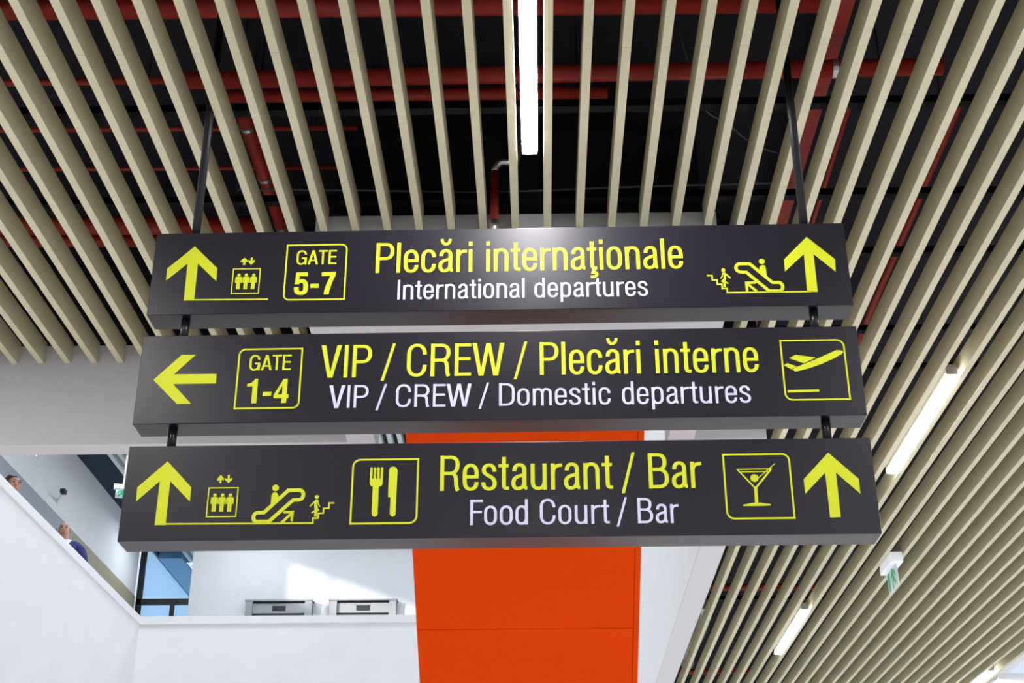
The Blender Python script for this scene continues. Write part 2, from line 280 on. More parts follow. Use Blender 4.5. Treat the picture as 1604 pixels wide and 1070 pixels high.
# ------------------------------------------------------------------ the three hanging signs
DATA = json.loads(r'''{"lines":[[0,"y",-0.0113,0.1314],[0,"w",-0.127,0.0833],[1,"y",-0.0031,0.1325],[1,"w",-0.125,0.0904],[2,"y",-0.0047,0.133],[2,"w",-0.1322,0.0929],[0,"g",0.0304,0.0617],[1,"g",0.0303,0.0622]],"words":[[0,"y","Plecări",-0.4677,-0.0971],[0,"y","internaţionale",-0.045,0.7054],[0,"w","International",-0.3805,0.1021],[0,"w","departures",0.1378,0.5662],[1,"y","VIP",-0.6546,-0.4642],[1,"y","/",-0.4289,-0.378],[1,"y","CREW",-0.3357,0.0257],[1,"y","/",0.0599,0.1102],[1,"y","Plecări",0.1553,0.5257],[1,"y","interne",0.5795,0.9563],[1,"w","VIP",-0.6159,-0.47],[1,"w","/",-0.4431,-0.4048],[1,"w","CREW",-0.3717,-0.0948],[1,"w","/",-0.0681,-0.0308],[1,"w","Domestic",0.0046,0.412],[1,"w","departures",0.4519,0.9185],[2,"y","Restaurant",-0.2026,0.4079],[2,"y","/",0.438,0.489],[2,"y","Bar",0.5348,0.7223],[2,"w","Food",-0.0948,0.1086],[2,"w","Court",0.1487,0.3923],[2,"w","/",0.4162,0.4551],[2,"w","Bar",0.4901,0.6339],[0,"g","GATE",-0.7736,-0.6192],[1,"g","GATE",-0.9184,-0.7642]],"marks":[[["arrow","poly",[[[-1.1724,0.1184],[-1.0766,0.0202],[-1.075,-0.0362],[-1.153,0.0418],[-1.1526,-0.1154],[-1.1917,-0.1195],[-1.1931,0.0425],[-1.2689,-0.0308],[-1.2697,0.0215]]]],["guide_line","stroke",[[-1.1751,-0.1157],[-0.8703,-0.118]],0.0055,0,0],["lift_pictogram","frame",[-1.0152,-0.0934,-0.9078,0.0174],"",0.0,0.0041],["lift_pictogram","person",[-0.9896,-0.0114]],["lift_pictogram","person",[-0.9617,-0.0116]],["lift_pictogram","person",[-0.9333,-0.0119]],["lift_pictogram","poly",[[[-0.9743,0.0646],[-0.9605,0.0501],[-0.9637,0.0442],[-0.9692,0.0479],[-0.97,0.0325],[-0.9793,0.0327],[-0.9786,0.0481],[-0.9844,0.0434],[-0.9888,0.0471],[-0.9873,0.053]]]],["lift_pictogram","poly",[[[-0.9505,0.0649],[-0.943,0.0647],[-0.9428,0.0498],[-0.9341,0.0544],[-0.9338,0.0461],[-0.9472,0.0321],[-0.9594,0.0465],[-0.9594,0.0548],[-0.9507,0.0492]]]],["gate_frame","frame",[-0.815,-0.125,-0.5786,0.1196],"TRBL",0.0227,0.006],["gate_number","poly",[[[-0.7698,-0.0039],[-0.7261,-0.0038],[-0.7255,-0.0205],[-0.7562,-0.0205],[-0.7568,-0.0369],[-0.7529,-0.0342],[-0.7463,-0.033],[-0.7378,-0.0345],[-0.7311,-0.0387],[-0.7257,-0.0469],[-0.7223,-0.0565],[-0.721,-0.0646],[-0.7218,-0.0795],[-0.7246,-0.0903],[-0.7301,-0.0974],[-0.7394,-0.1016],[-0.7513,-0.1019],[-0.761,-0.0996],[-0.7685,-0.0941],[-0.7733,-0.0867],[-0.7749,-0.0773],[-0.7756,-0.0678],[-0.7571,-0.0681],[-0.7564,-0.0789],[-0.7542,-0.0836],[-0.7505,-0.086],[-0.7464,-0.0864],[-0.7424,-0.0846],[-0.7401,-0.08],[-0.7392,-0.0725],[-0.7404,-0.0575],[-0.7427,-0.0515],[-0.7465,-0.0485],[-0.7506,-0.0484],[-0.7542,-0.0513],[-0.7561,-0.0554],[-0.7731,-0.0551]]]],["gate_number","poly",[[[-0.6729,-0.0048],[-0.6185,-0.0038],[-0.6189,-0.0175],[-0.6256,-0.0351],[-0.6318,-0.054],[-0.6366,-0.0742],[-0.64,-0.0903],[-0.6413,-0.1006],[-0.6608,-0.1008],[-0.6592,-0.0873],[-0.6555,-0.0698],[-0.6495,-0.0496],[-0.6443,-0.0361],[-0.6384,-0.0212],[-0.6722,-0.0214]]]],["gate_number","poly",[[[-0.7125,-0.055],[-0.6815,-0.0547],[-0.6811,-0.0721],[-0.7127,-0.0718]]]],["arrow","poly",[[[1.1811,0.1175],[1.2789,0.018],[1.2764,-0.0356],[1.2005,0.042],[1.2003,-0.1203],[1.1615,-0.1217],[1.1639,0.0427],[1.0864,-0.0315],[1.0866,0.02]]]],["escalator_pictogram","stroke",[[0.9168,0.0042],[0.9557,0.0036],[1.0351,-0.0782],[1.0591,-0.0786],[1.0652,-0.0809],[1.0698,-0.0869],[1.0721,-0.0965],[1.0699,-0.1055],[1.0656,-0.1114],[1.0581,-0.1146],[1.0196,-0.1139],[0.9403,-0.0324],[0.9194,-0.0316],[0.9122,-0.029],[0.9063,-0.0241],[0.903,-0.0168],[0.9028,-0.0108],[0.905,-0.0043],[0.9099,0.0019]],0.0123,1,0],["escalator_pictogram","disc",[1.0024,0.0134],0.0112],["escalator_pictogram","poly",[[[0.9924,-0.0111],[0.9971,-0.0047],[1.0047,-0.0021],[1.0118,-0.0049],[1.015,-0.0127],[1.0159,-0.0525],[0.9902,-0.0256]]]],["escalator_pictogram","stroke",[[0.9693,-0.078],[0.9375,-0.0782],[0.9371,-0.1104]],0.0098,0,1],["escalator_pictogram","stroke",[[0.9388,-0.0804],[0.9732,-0.1153]],0.0098,0,0],["stairs_pictogram","stroke",[[0.7914,-0.045],[0.8107,-0.0451],[0.8101,-0.0641],[0.8279,-0.0641],[0.8273,-0.0823],[0.8455,-0.0824],[0.8449,-0.101],[0.8631,-0.1008],[0.8629,-0.1184],[1.1773,-0.1192]],0.0057,0,0],["stairs_pictogram","disc",[0.8545,-0.022],0.0076],["stairs_pictogram","poly",[[[0.848,-0.0364],[0.8526,-0.0319],[0.8595,-0.032],[0.8623,-0.0366],[0.8626,-0.057],[0.8616,-0.0623],[0.8505,-0.0616],[0.8557,-0.0473],[0.8548,-0.0389],[0.852,-0.04]]]],["stairs_pictogram","stroke",[[0.8593,-0.0349],[0.8768,-0.0549]],0.0055,0,1],["stairs_pictogram","stroke",[[0.8511,-0.0352],[0.8494,-0.0472],[0.8432,-0.0558]],0.0047,0,1],["stairs_pictogram","stroke",[[0.8557,-0.0593],[0.8549,-0.0947]],0.0085,0,0],["stairs_pictogram","stroke",[[0.8557,-0.0713],[0.8673,-0.0787]],0.0055,0,1],["stairs_pictogram","stroke",[[0.8538,-0.0622],[0.8458,-0.0697],[0.8553,-0.0775]],0.0051,0,1]],[["arrow","poly",[[[-1.2698,-0.0027],[-1.1751,0.0981],[-1.1226,0.0973],[-1.1964,0.0188],[-1.0372,0.0178],[-1.0366,-0.0203],[-1.1951,-0.0206],[-1.1204,-0.1009],[-1.1718,-0.1015]]]],["gate_frame","frame",[-0.9619,-0.1254,-0.7224,0.1202],"TLBR",0.0229,0.006],["gate_number","poly",[[[-0.8916,-0.0044],[-0.8812,-0.004],[-0.8809,-0.1021],[-0.8989,-0.1024],[-0.8995,-0.0332],[-0.9202,-0.0345],[-0.9199,-0.0239],[-0.9072,-0.0215],[-0.8981,-0.0142]]]],["gate_number","poly",[[[-0.7866,-0.0065],[-0.7716,-0.0064],[-0.7716,-0.0683],[-0.7643,-0.0684],[-0.7647,-0.0834],[-0.7715,-0.0838],[-0.7716,-0.1021],[-0.7894,-0.1021],[-0.7893,-0.0835],[-0.8187,-0.0831],[-0.8189,-0.0687]],[[-0.7889,-0.0316],[-0.7887,-0.068],[-0.8056,-0.0683]]]],["gate_number","poly",[[[-0.8589,-0.057],[-0.8284,-0.057],[-0.8291,-0.0733],[-0.86,-0.0736]]]],["airplane_frame","frame",[1.0396,-0.1192,1.2765,0.1254],"TRBL",0.0265,0.006],["airplane_pictogram","poly",[[[1.0758,0.0048],[1.0859,0.0113],[1.1629,0.0433],[1.2432,0.0802],[1.2552,0.08],[1.2656,0.0772],[1.2682,0.0718],[1.2632,0.0658],[1.2351,0.0489],[1.185,0.0257],[1.1356,0.0079],[1.0941,-0.0026],[1.0858,-0.0025]]]],["airplane_pictogram","poly",[[[1.0691,0.0506],[1.0931,0.0635],[1.1661,0.0518],[1.1197,0.0288],[1.1159,0.0315]]]],["airplane_pictogram","poly",[[[1.0468,0.0225],[1.0601,0.0302],[1.094,0.017],[1.0723,0.0062]]]],["airplane_pictogram","poly",[[[1.0524,-0.0775],[1.1654,-0.076],[1.1664,-0.0849],[1.0521,-0.0871]]]]],[["arrow","poly",[[[-1.1816,0.1189],[-1.0865,0.0192],[-1.0861,-0.0345],[-1.1642,0.0436],[-1.1634,-0.1201],[-1.2017,-0.1197],[-1.2014,0.044],[-1.2785,-0.0322],[-1.2792,0.0215]]]],["lift_pictogram","frame",[-1.0244,-0.0934,-0.9167,0.0178],"",0.0,0.0039],["lift_pictogram","person",[-0.999,-0.0111]],["lift_pictogram","person",[-0.9717,-0.0114]],["lift_pictogram","person",[-0.9439,-0.0118]],["lift_pictogram","poly",[[[-0.9844,0.0649],[-0.971,0.049],[-0.975,0.0437],[-0.9807,0.0492],[-0.9804,0.0341],[-0.9873,0.0342],[-0.9874,0.048],[-0.9921,0.0433],[-0.9974,0.0452],[-0.9957,0.0512]]]],["lift_pictogram","poly",[[[-0.9598,0.064],[-0.9529,0.0639],[-0.9527,0.0488],[-0.9429,0.0535],[-0.9428,0.0463],[-0.9554,0.0338],[-0.9696,0.0466],[-0.969,0.0526],[-0.9595,0.0483]]]],["escalator_pictogram","stroke",[[-0.7389,0.0038],[-0.6997,0.004],[-0.6932,0.0023],[-0.6883,-0.002],[-0.6851,-0.0087],[-0.6851,-0.0181],[-0.6882,-0.0258],[-0.6936,-0.0307],[-0.7005,-0.0324],[-0.7195,-0.0324],[-0.8002,-0.1113],[-0.8412,-0.1113],[-0.8488,-0.109],[-0.8533,-0.1046],[-0.8554,-0.0969],[-0.8546,-0.0892],[-0.8515,-0.0831],[-0.8469,-0.0796],[-0.8407,-0.0783],[-0.8196,-0.0781]],0.013,1,0],["escalator_pictogram","disc",[-0.7853,0.0133],0.012],["escalator_pictogram","poly",[[[-0.7977,-0.0134],[-0.7935,-0.0052],[-0.7862,-0.0026],[-0.7786,-0.0054],[-0.7737,-0.0137],[-0.7722,-0.026],[-0.7978,-0.0523]]]],["escalator_pictogram","stroke",[[-0.748,-0.0779],[-0.7185,-0.0775],[-0.72,-0.1072]],0.0093,0,1],["escalator_pictogram","stroke",[[-0.7557,-0.1167],[-0.7198,-0.0802]],0.0093,0,0],["stairs_pictogram","stroke",[[-1.1629,-0.116],[-0.6448,-0.119],[-0.6455,-0.1008],[-0.6276,-0.1006],[-0.6276,-0.083],[-0.6098,-0.0827],[-0.6098,-0.0649],[-0.5915,-0.0647],[-0.5919,-0.0454],[-0.5729,-0.0452]],0.0055,0,0],["stairs_pictogram","disc",[-0.6366,-0.0224],0.0069],["stairs_pictogram","poly",[[[-0.6441,-0.0375],[-0.6402,-0.0324],[-0.6328,-0.032],[-0.6298,-0.0361],[-0.6334,-0.0398],[-0.6357,-0.0442],[-0.636,-0.0498],[-0.6301,-0.0605],[-0.632,-0.0635],[-0.6435,-0.0618],[-0.6434,-0.0497]]]],["stairs_pictogram","stroke",[[-0.6419,-0.0386],[-0.6578,-0.055]],0.0051,0,1],["stairs_pictogram","stroke",[[-0.6326,-0.036],[-0.6313,-0.0465],[-0.625,-0.0565]],0.0042,0,1],["stairs_pictogram","stroke",[[-0.6376,-0.0608],[-0.6374,-0.095]],0.0084,0,0],["stairs_pictogram","stroke",[[-0.6398,-0.0736],[-0.6495,-0.0801]],0.0055,0,1],["stairs_pictogram","stroke",[[-0.6352,-0.063],[-0.6282,-0.0709],[-0.6364,-0.0774]],0.0046,0,1],["cutlery_frame","frame",[-0.5165,-0.1256,-0.2786,0.1194],"TLBR",0.0265,0.0063],["cutlery_pictogram","stroke",[[-0.4472,0.0832],[-0.4476,0.0391]],0.0083,0,1],["cutlery_pictogram","stroke",[[-0.4347,0.0831],[-0.4346,0.0389]],0.0083,0,1],["cutlery_pictogram","stroke",[[-0.4224,0.0829],[-0.4216,0.0388]],0.0083,0,1],["cutlery_pictogram","stroke",[[-0.4096,0.0827],[-0.4099,0.0386]],0.0083,0,1],["cutlery_pictogram","poly",[[[-0.4516,0.0437],[-0.4058,0.0431],[-0.406,0.0238],[-0.409,0.0171],[-0.4165,0.0139],[-0.4186,0.014],[-0.4187,-0.0879],[-0.4221,-0.0953],[-0.4291,-0.0978],[-0.436,-0.0951],[-0.4401,-0.0877],[-0.4399,0.0142],[-0.4445,0.0156],[-0.4504,0.0216],[-0.452,0.0297]]]],["cutlery_pictogram","poly",[[[-0.3841,0.0762],[-0.3811,0.0837],[-0.3748,0.088],[-0.3659,0.0882],[-0.3581,0.0835],[-0.3544,0.0745],[-0.3558,-0.0886],[-0.3593,-0.096],[-0.3655,-0.0983],[-0.3718,-0.0958],[-0.3761,-0.0884],[-0.3757,-0.0256],[-0.3846,-0.0255]]]],["martini_frame","frame",[0.7982,-0.1222,1.0363,0.1223],"TRBL",0.0252,0.0063],["martini_pictogram","stroke",[[0.8472,0.0633],[0.9046,-0.0063]],0.005,0,0],["martini_pictogram","stroke",[[0.9667,0.0626],[0.9086,-0.0063]],0.0066,0,0],["martini_pictogram","stroke",[[0.8454,0.0628],[0.9688,0.0637]],0.0038,0,0],["martini_pictogram","stroke",[[0.859,0.0532],[0.9541,0.0539]],0.0035,0,0],["martini_pictogram","stroke",[[0.9071,-0.0031],[0.9062,-0.0653]],0.0111,0,0],["martini_pictogram","poly",[[[0.8589,-0.0687],[0.8922,-0.0625],[0.9197,-0.0621],[0.9545,-0.0677],[0.9541,-0.0725],[0.9063,-0.074],[0.859,-0.0735]]]],["martini_pictogram","disc",[0.9057,0.0295],0.0141],["martini_pictogram","stroke",[[0.9182,0.0288],[0.9823,0.0832]],0.003,0,0],["arrow","poly",[[[1.173,0.1223],[1.27,0.0216],[1.2694,-0.0328],[1.1926,0.047],[1.1924,-0.1177],[1.1555,-0.1184],[1.1553,0.0474],[1.0782,-0.0305],[1.0777,0.0228]]]]]]}''')
K = 0.62
def path(seg):
    """M/L/C plus h (leaves level, arrives upright) and v (leaves upright, arrives level) quarter turns"""
    pts = []; cur = None
    for s in seg:
        if s[0] == 'M': cur = s[1:]; pts.append(cur)
        elif s[0] == 'L': cur = s[1:]; pts.append(cur)
        else:
            if s[0] == 'C': c1, c2, e = s[1:3], s[3:5], s[5:7]
            elif s[0] == 'v': e = s[1:]; c1 = (cur[0], cur[1] + K * (e[1] - cur[1])); c2 = (e[0] + K * (cur[0] - e[0]), e[1])
            else: e = s[1:]; c1 = (cur[0] + K * (e[0] - cur[0]), cur[1]); c2 = (e[0], e[1] + K * (cur[1] - e[1]))
            for i in range(1, 10):
                t = i / 9; u = 1 - t
                pts.append((u**3 * cur[0] + 3 * u * u * t * c1[0] + 3 * u * t * t * c2[0] + t**3 * e[0],
                            u**3 * cur[1] + 3 * u * u * t * c1[1] + 3 * u * t * t * c2[1] + t**3 * e[1]))
            cur = e
    return pts
T, B = 0.712, 0.038
def ov(l, r): return [('M', l, .375), ('L', l, .48), ('v', (l + r) / 2, T), ('h', r, .48), ('L', r, .27), ('v', (l + r) / 2, B), ('h', l, .27), ('L', l, .375)]
GL = {  # width, left bearing, right bearing, strokes, polygons
 'e': (.445, .04, .035, [[('M', .06, .385), ('L', .381, .385)], [('M', .386, .34), ('L', .386, .48), ('v', .2225, T), ('h', .059, .48), ('L', .059, .27), ('v', .2225, B), ('h', .386, .235)]]),
 'c': (.445, .04, .03, [[('M', .386, .50), ('v', .2225, T), ('h', .059, .48), ('L', .059, .27), ('v', .2225, B), ('h', .388, .265)]]),
 'a': (.45, .04, .03, [[('M', .085, .535), ('v', .225, T), ('h', .362, .57), ('L', .362, .15), ('v', .44, .048)], [('M', .362, .455), ('C', .34, .38, .059, .43, .059, .205), ('v', .185, B), ('C', .30, B, .362, .13, .362, .24)]]),
 'l': (.118, .055, .055, [[('M', .059, 0), ('L', .059, 1)]]),
 'I': (.118, .06, .06, [[('M', .059, 0), ('L', .059, 1)]]),
 'i': (.118, .055, .055, [[('M', .059, 0), ('L', .059, .738)], [('M', .059, .865), ('L', .059, 1)]]),
 'n': (.445, .055, .05, [[('M', .059, 0), ('L', .059, .738)], [('M', .059, .47), ('C', .059, .65, .13, T, .22, T), ('h', .386, .52), ('L', .386, 0)]]),
 'm': (.70, .055, .05, [[('M', .059, 0), ('L', .059, .738)], [('M', .059, .5), ('C', .059, .65, .12, T, .20, T), ('h', .35, .53), ('L', .35, 0)], [('M', .35, .5), ('C', .35, .65, .41, T, .49, T), ('h', .641, .53), ('L', .641, 0)]]),
 'r': (.315, .055, .0, [[('M', .059, 0), ('L', .059, .738)], [('M', .059, .45), ('C', .059, .63, .14, .69, .315, .688)]]),
 't': (.29, .015, .02, [[('M', .15, .94), ('L', .15, .15), ('v', .225, .05), ('L', .29, .05)], [('M', 0, .69), ('L', .28, .69)]]),
 'o': (.46, .04, .04, [ov(.059, .401)]),
 'd': (.445, .04, .055, [ov(.059, .386), [('M', .386, 0), ('L', .386, 1)]]),
 'p': (.445, .055, .04, [ov(.059, .386), [('M', .059, -.24), ('L', .059, .738)]]),
 'u': (.445, .05, .055, [[('M', .059, .738), ('L', .059, .23), ('v', .215, B), ('C', .31, B, .386, .1, .386, .28)], [('M', .386, 0), ('L', .386, .738)]]),
 's': (.425, .035, .03, [[('M', .36, .525), ('v', .21, T), ('h', .068, .56), ('C', .068, .40, .37, .42, .37, .20), ('v', .215, B), ('h', .055, .225)]]),
 'P': (.55, .06, .02, [[('M', .059, 0), ('L', .059, 1)], [('M', .059, .951), ('L', .29, .951), ('h', .491, .72), ('v', .29, .475), ('L', .059, .475)]]),
 'R': (.56, .06, .02, [[('M', .059, 0), ('L', .059, 1)], [('M', .059, .951), ('L', .29, .951), ('h', .48, .73), ('v', .28, .49), ('L', .059, .49)], [('M', .26, .49), ('C', .43, .49, .44, .40, .445, .25), ('C', .45, .12, .46, .05, .50, 0)]]),
 'B': (.57, .06, .035, [[('M', .059, 0), ('L', .059, 1)], [('M', .059, .951), ('L', .29, .951), ('h', .465, .75), ('v', .29, .535), ('L', .059, .535)], [('M', .29, .535), ('h', .511, .285), ('v', .29, .049), ('L', .059, .049)]]),
 'D': (.58, .06, .035, [[('M', .059, 0), ('L', .059, 1)], [('M', .059, .951), ('L', .25, .951), ('h', .521, .68), ('L', .521, .32), ('v', .25, .049), ('L', .059, .049)]]),
 'C': (.55, .035, .03, [[('M', .485, .67), ('v', .275, .963), ('h', .059, .68), ('L', .059, .32), ('v', .275, .037), ('h', .490, .35)]]),
 'G': (.58, .035, .05, [[('M', .50, .70), ('v', .285, .963), ('h', .059, .68), ('L', .059, .32), ('v', .275, .037), ('C', .42, .037, .50, .2, .50, .30), ('L', .50, .47)], [('M', .29, .455), ('L', .555, .455)], [('M', .515, 0), ('L', .515, .48)]]),
 'E': (.45, .06, .03, [[('M', .059, 0), ('L', .059, 1)], [('M', .059, .951), ('L', .45, .951)], [('M', .059, .525), ('L', .43, .525)], [('M', .059, .049), ('L', .45, .049)]]),
 'F': (.44, .06, .0, [[('M', .059, 0), ('L', .059, 1)], [('M', .059, .951), ('L', .44, .951)], [('M', .059, .51), ('L', .41, .51)]]),
 'T': (.50, .0, .0, [[('M', 0, .951), ('L', .50, .951)], [('M', .25, 0), ('L', .25, 1)]]),
 'V': (.58, .0, .02, [], [[(0, 1), (.13, 1), (.29, .17), (.45, 1), (.58, 1), (.36, 0), (.22, 0)]]),
 'W': (.86, .0, .0, [], [[(0, 1), (.12, 1), (.235, .2), (.37, 1), (.49, 1), (.625, .2), (.74, 1), (.86, 1), (.69, 0), (.56, 0), (.43, .76), (.30, 0), (.17, 0)]]),
 'A': (.58, .0, .0, [], [[(0, 0), (.125, 0), (.345, 1), (.225, 1)], [(.58, 0), (.455, 0), (.235, 1), (.355, 1)], [(.13, .235), (.45, .235), (.43, .33), (.15, .33)]]),
 '/': (.43, .0, .0, [], [[(0, -.12), (.09, -.12), (.43, 1.03), (.34, 1.03)]]),
}
GL['ă'] = (GL['a'][0], GL['a'][1], GL['a'][2], GL['a'][3], [], [[('M', .105, 1.10), ('v', .225, .93), ('h', .345, 1.10)]])
GL['ţ'] = (GL['t'][0], GL['t'][1], GL['t'][2], GL['t'][3], [], [[('M', .205, .03), ('L', .165, -.085), ('C', .33, -.07, .33, -.255, .10, -.235)]])
Y0M, Y1M = -0.0012, 0.0008          # vinyl lettering stands a millimetre proud of the panel
def set_word(bm, text, u0, u1, base, cap, wv=.107, wh=.088):
    adv = []; x = 0.0
    for i, ch in enumerate(text):
        g = GL[ch]
        x += g[1] if i else 0
        adv.append(x); x += g[0] + (g[2] if i < len(text) - 1 else 0)
    k = (u1 - u0) / x                # metres per em along the line
    lay = 0                          # strokes that cross lie a hair apart in depth
    for ch, a in zip(text, adv):
        g = GL[ch]
        tr = lambda q: (u0 + (a + q[0]) * k, base + q[1] * cap)
        for s in g[3]:
            lay = (lay + 1) % 8; ribbon(bm, [tr(q) for q in path(s)], wv * cap, wh * cap, False, Y0M - lay * 4e-5, Y1M)
        if len(g) > 4:
            for pl in g[4]:
                lay = (lay + 1) % 8; prism(bm, [[tr(q) for q in pl]], Y0M - lay * 4e-5, Y1M)
        if len(g) > 5:
            for s in g[5]: ribbon(bm, [tr(q) for q in path(s)], .085 * cap, .08 * cap, False, Y0M, Y1M)
def lift_person(bm, x, z):
    prism(bm, [disc_pts(x, z, .0062)], Y0M, Y1M)
    prism(bm, [[(x - .0095, z - .0075), (x + .0095, z - .0075), (x + .0128, z - .0115), (x + .0128, z - .0165), (x - .0128, z - .0165), (x - .0128, z - .0115)]], Y0M, Y1M)
    prism(bm, [[(x - .0073, z - .0165), (x + .0073, z - .0165), (x + .0073, z - .0330), (x - .0073, z - .0330)]], Y0M, Y1M)
    for s in (-1, 1):
        ribbon(bm, [(x + s * .0105, z - .014), (x + s * .0107, z - .0330)], .0048, .0048, False, Y0M, Y1M)
        ribbon(bm, [(x + s * .0039, z - .032), (x + s * .0039, z - .0615)], .0066, .0066, False, Y0M, Y1M)
def frame_pts(u0, z0, u1, z1, rnd, r):
    cs = {'TL': (u0, z1), 'TR': (u1, z1), 'BR': (u1, z0), 'BL': (u0, z0)}
    st = {'TL': 90, 'TR': 0, 'BR': 270, 'BL': 180}; out = []
    for c in ('TL', 'BL', 'BR', 'TR'):
        x, z = cs[c]
        if c in (rnd[:2], rnd[2:]):
            cx = x + (r if c[1] == 'L' else -r); cz = z + (r if c[0] == 'B' else -r)
            arc = [(cx + r * math.cos(math.radians(st[c] + a)), cz + r * math.sin(math.radians(st[c] + a))) for a in range(0, 91, 10)]
            out += arc
        else: out.append((x, z))
    return out
def draw(bm, mk, lay=0.0):
    k = mk[1]; ya = Y0M - lay
    if k == 'poly': prism(bm, mk[2], ya, Y1M)
    elif k == 'stroke':
        ribbon(bm, mk[2], mk[3], mk[3], bool(mk[4]), ya, Y1M)
        if mk[5]:
            for q in (mk[2][0], mk[2][-1]): prism(bm, [disc_pts(q[0], q[1], mk[3] / 2, 12)], ya, Y1M)
    elif k == 'disc': prism(bm, [disc_pts(mk[2][0], mk[2][1], mk[3], 28)], ya, Y1M)
    elif k == 'person': lift_person(bm, *mk[2])
    elif k == 'frame':
        u0, z0, u1, z1 = mk[2]; wd = mk[5]
        ribbon(bm, frame_pts(u0 + wd / 2, z0 + wd / 2, u1 - wd / 2, z1 - wd / 2, mk[3], mk[4]), wd, wd, True, ya, Y1M)
SIGN_W, SIGN_T, SIGN_YAW, SIGN_X, SIGN_Y = 2.6548, 0.1215, -0.0076, -0.1444, 4.6107
SIGN_Z = ((2.7632, 2.4073), (2.319, 1.9608), (1.874, 1.5173))
SIGN_LABEL = ('topmost black hanging sign reading Plecări internaţionale above International departures',
              'middle black hanging sign reading VIP CREW and Domestic departures with a left arrow',
              'lowest black hanging sign reading Restaurant Bar with fork and cocktail symbols')
FRAME_OF = {'gate_number': 'gate_frame', 'airplane_pictogram': 'airplane_frame', 'cutlery_pictogram': 'cutlery_frame', 'martini_pictogram': 'martini_frame'}
for k in range(3):
    zt, zb = SIGN_Z[k]; zc = (zt + zb) / 2
    root = thing('hanging_sign', SIGN_LABEL[k], 'sign', (SIGN_X, SIGN_Y, zc), SIGN_YAW, 'black signs hanging on two rods')
    boxobj('sign_panel', (-SIGN_W / 2, SIGN_W / 2, 0, SIGN_T, zb - zc, zt - zc), M_SIGN, root, bevel=0.002)
    ln = {(a, b): (c, d) for a, b, c, d in DATA['lines']}
    for kk, l, tx, u0, u1 in DATA['words']:
        if kk != k or l == 'g': continue
        bm = bmesh.new(); set_word(bm, tx, u0, u1, *ln[(k, l)])
        col_ = 'yellow' if l == 'y' else 'white'
        o = obj(col_ + ('_slash' if tx == '/' else '_word'), bm, M_YEL if l == 'y' else M_WHT, root)
        o['label'] = '%s %s' % (col_, 'slash' if tx == '/' else 'word ' + tx)
    names = []; 
    for mk in DATA['marks'][k]:
        if mk[0] not in names: names.append(mk[0])
    made = {}
    for nm in [n for n in names if n not in FRAME_OF] + [n for n in names if n in FRAME_OF]:
        mks = [q for q in DATA['marks'][k] if q[0] == nm]
        for grp in ([[q] for q in mks] if nm == 'arrow' else [mks]):
            bm = bmesh.new()
            for n_, q in enumerate(grp): draw(bm, q, (n_ % 16) * 4e-5)
            made[nm] = obj(nm, bm, M_YEL, made.get(FRAME_OF.get(nm)) or root)
    if k < 2:
        bm = bmesh.new()
        for kk, l, t, u0, u1 in DATA['words']:
            if kk == k and l == 'g': set_word(bm, t, u0, u1, *ln[(k, l)], .125, .105)
        obj('gate_word', bm, M_YEL, made['gate_frame'])
def rod(x_top, y_top, x_bot, label):
    t = thing('hanging_rod', label, 'rod', (x_top, y_top, 4.25), 0, 'black rods that carry the signs')
    px = lambda z: (x_bot - x_top) * (4.25 - z) / (4.25 - 1.80)
    for a, b in ((4.238, SIGN_Z[0][0]), (SIGN_Z[0][1], SIGN_Z[1][0]), (SIGN_Z[1][1], SIGN_Z[2][0])):
        bm = bmesh.new(); tube(bm, [(px(a), 0, a - 4.25), (px(b), 0, b - 4.25)], 0.0165, 20); obj('tube', bm, M_ROD, t, True)
    bm = bmesh.new(); tube(bm, [(0, 0, 0), (0, 0, -0.012)], 0.045, 20); obj('ceiling_flange', bm, M_ROD, t)
rod(-1.328, 4.6596, -1.331, 'black hanging rod at the left end of the three signs')
rod(1.0408, 4.6416, 1.0408, 'black hanging rod at the right end of the three signs')

# ------------------------------------------------------------------ slats
ORD = ['zeroth', 'first', 'second', 'third', 'fourth', 'fifth', 'sixth', 'seventh', 'eighth', 'ninth', 'tenth', 'eleventh', 'twelfth', 'thirteenth', 'fourteenth', 'fifteenth',
       'sixteenth', 'seventeenth', 'eighteenth', 'nineteenth', 'twentieth', 'twenty-first', 'twenty-second', 'twenty-third', 'twenty-fourth', 'twenty-fifth', 'twenty-sixth',
       'twenty-seventh', 'twenty-eighth', 'twenty-ninth', 'thirtieth', 'thirty-first', 'thirty-second', 'thirty-third', 'thirty-fourth']
SW = 0.0348
for i in range(-24, 33):
    x = 0.0392 + 0.15 * i
    if x + SW > -1.05 and x < 0.86: y1 = YBX - 0.002
    elif x < 1.245: y1 = YF - 0.002
    else: y1 = 23.1
    jn = [4.262, 5.985, 9.3, 12.6, 16.0, 19.5]
    cuts = [-1.6, 1.2] + ([4.262] if x < 1.3 else [2.6, 5.985, 9.3, 12.6, 16.0, 19.5]) + [y1]
    if x > 1.3 and x < 1.5: cuts = [-1.6, 1.2, 4.21, 5.985, 9.3, 12.6, 16.0, 19.5, y1]
    bm = bmesh.new()
    for a, b in zip(cuts, cuts[1:]): box(bm, 0, SW, a + 0.0008, b - 0.0008, 0, HS)
    n = -i if i < 0 else i + 1
    side = 'left' if i < 0 else 'right'
    o = obj('ceiling_slat', bm, M_SLAT, loc=(x, 0, H))
    tag(o, 'long beige ceiling slat, %s slat to the %s of the lamp above the signs' % (ORD[n], side), 'slat', 'beige ceiling slats')

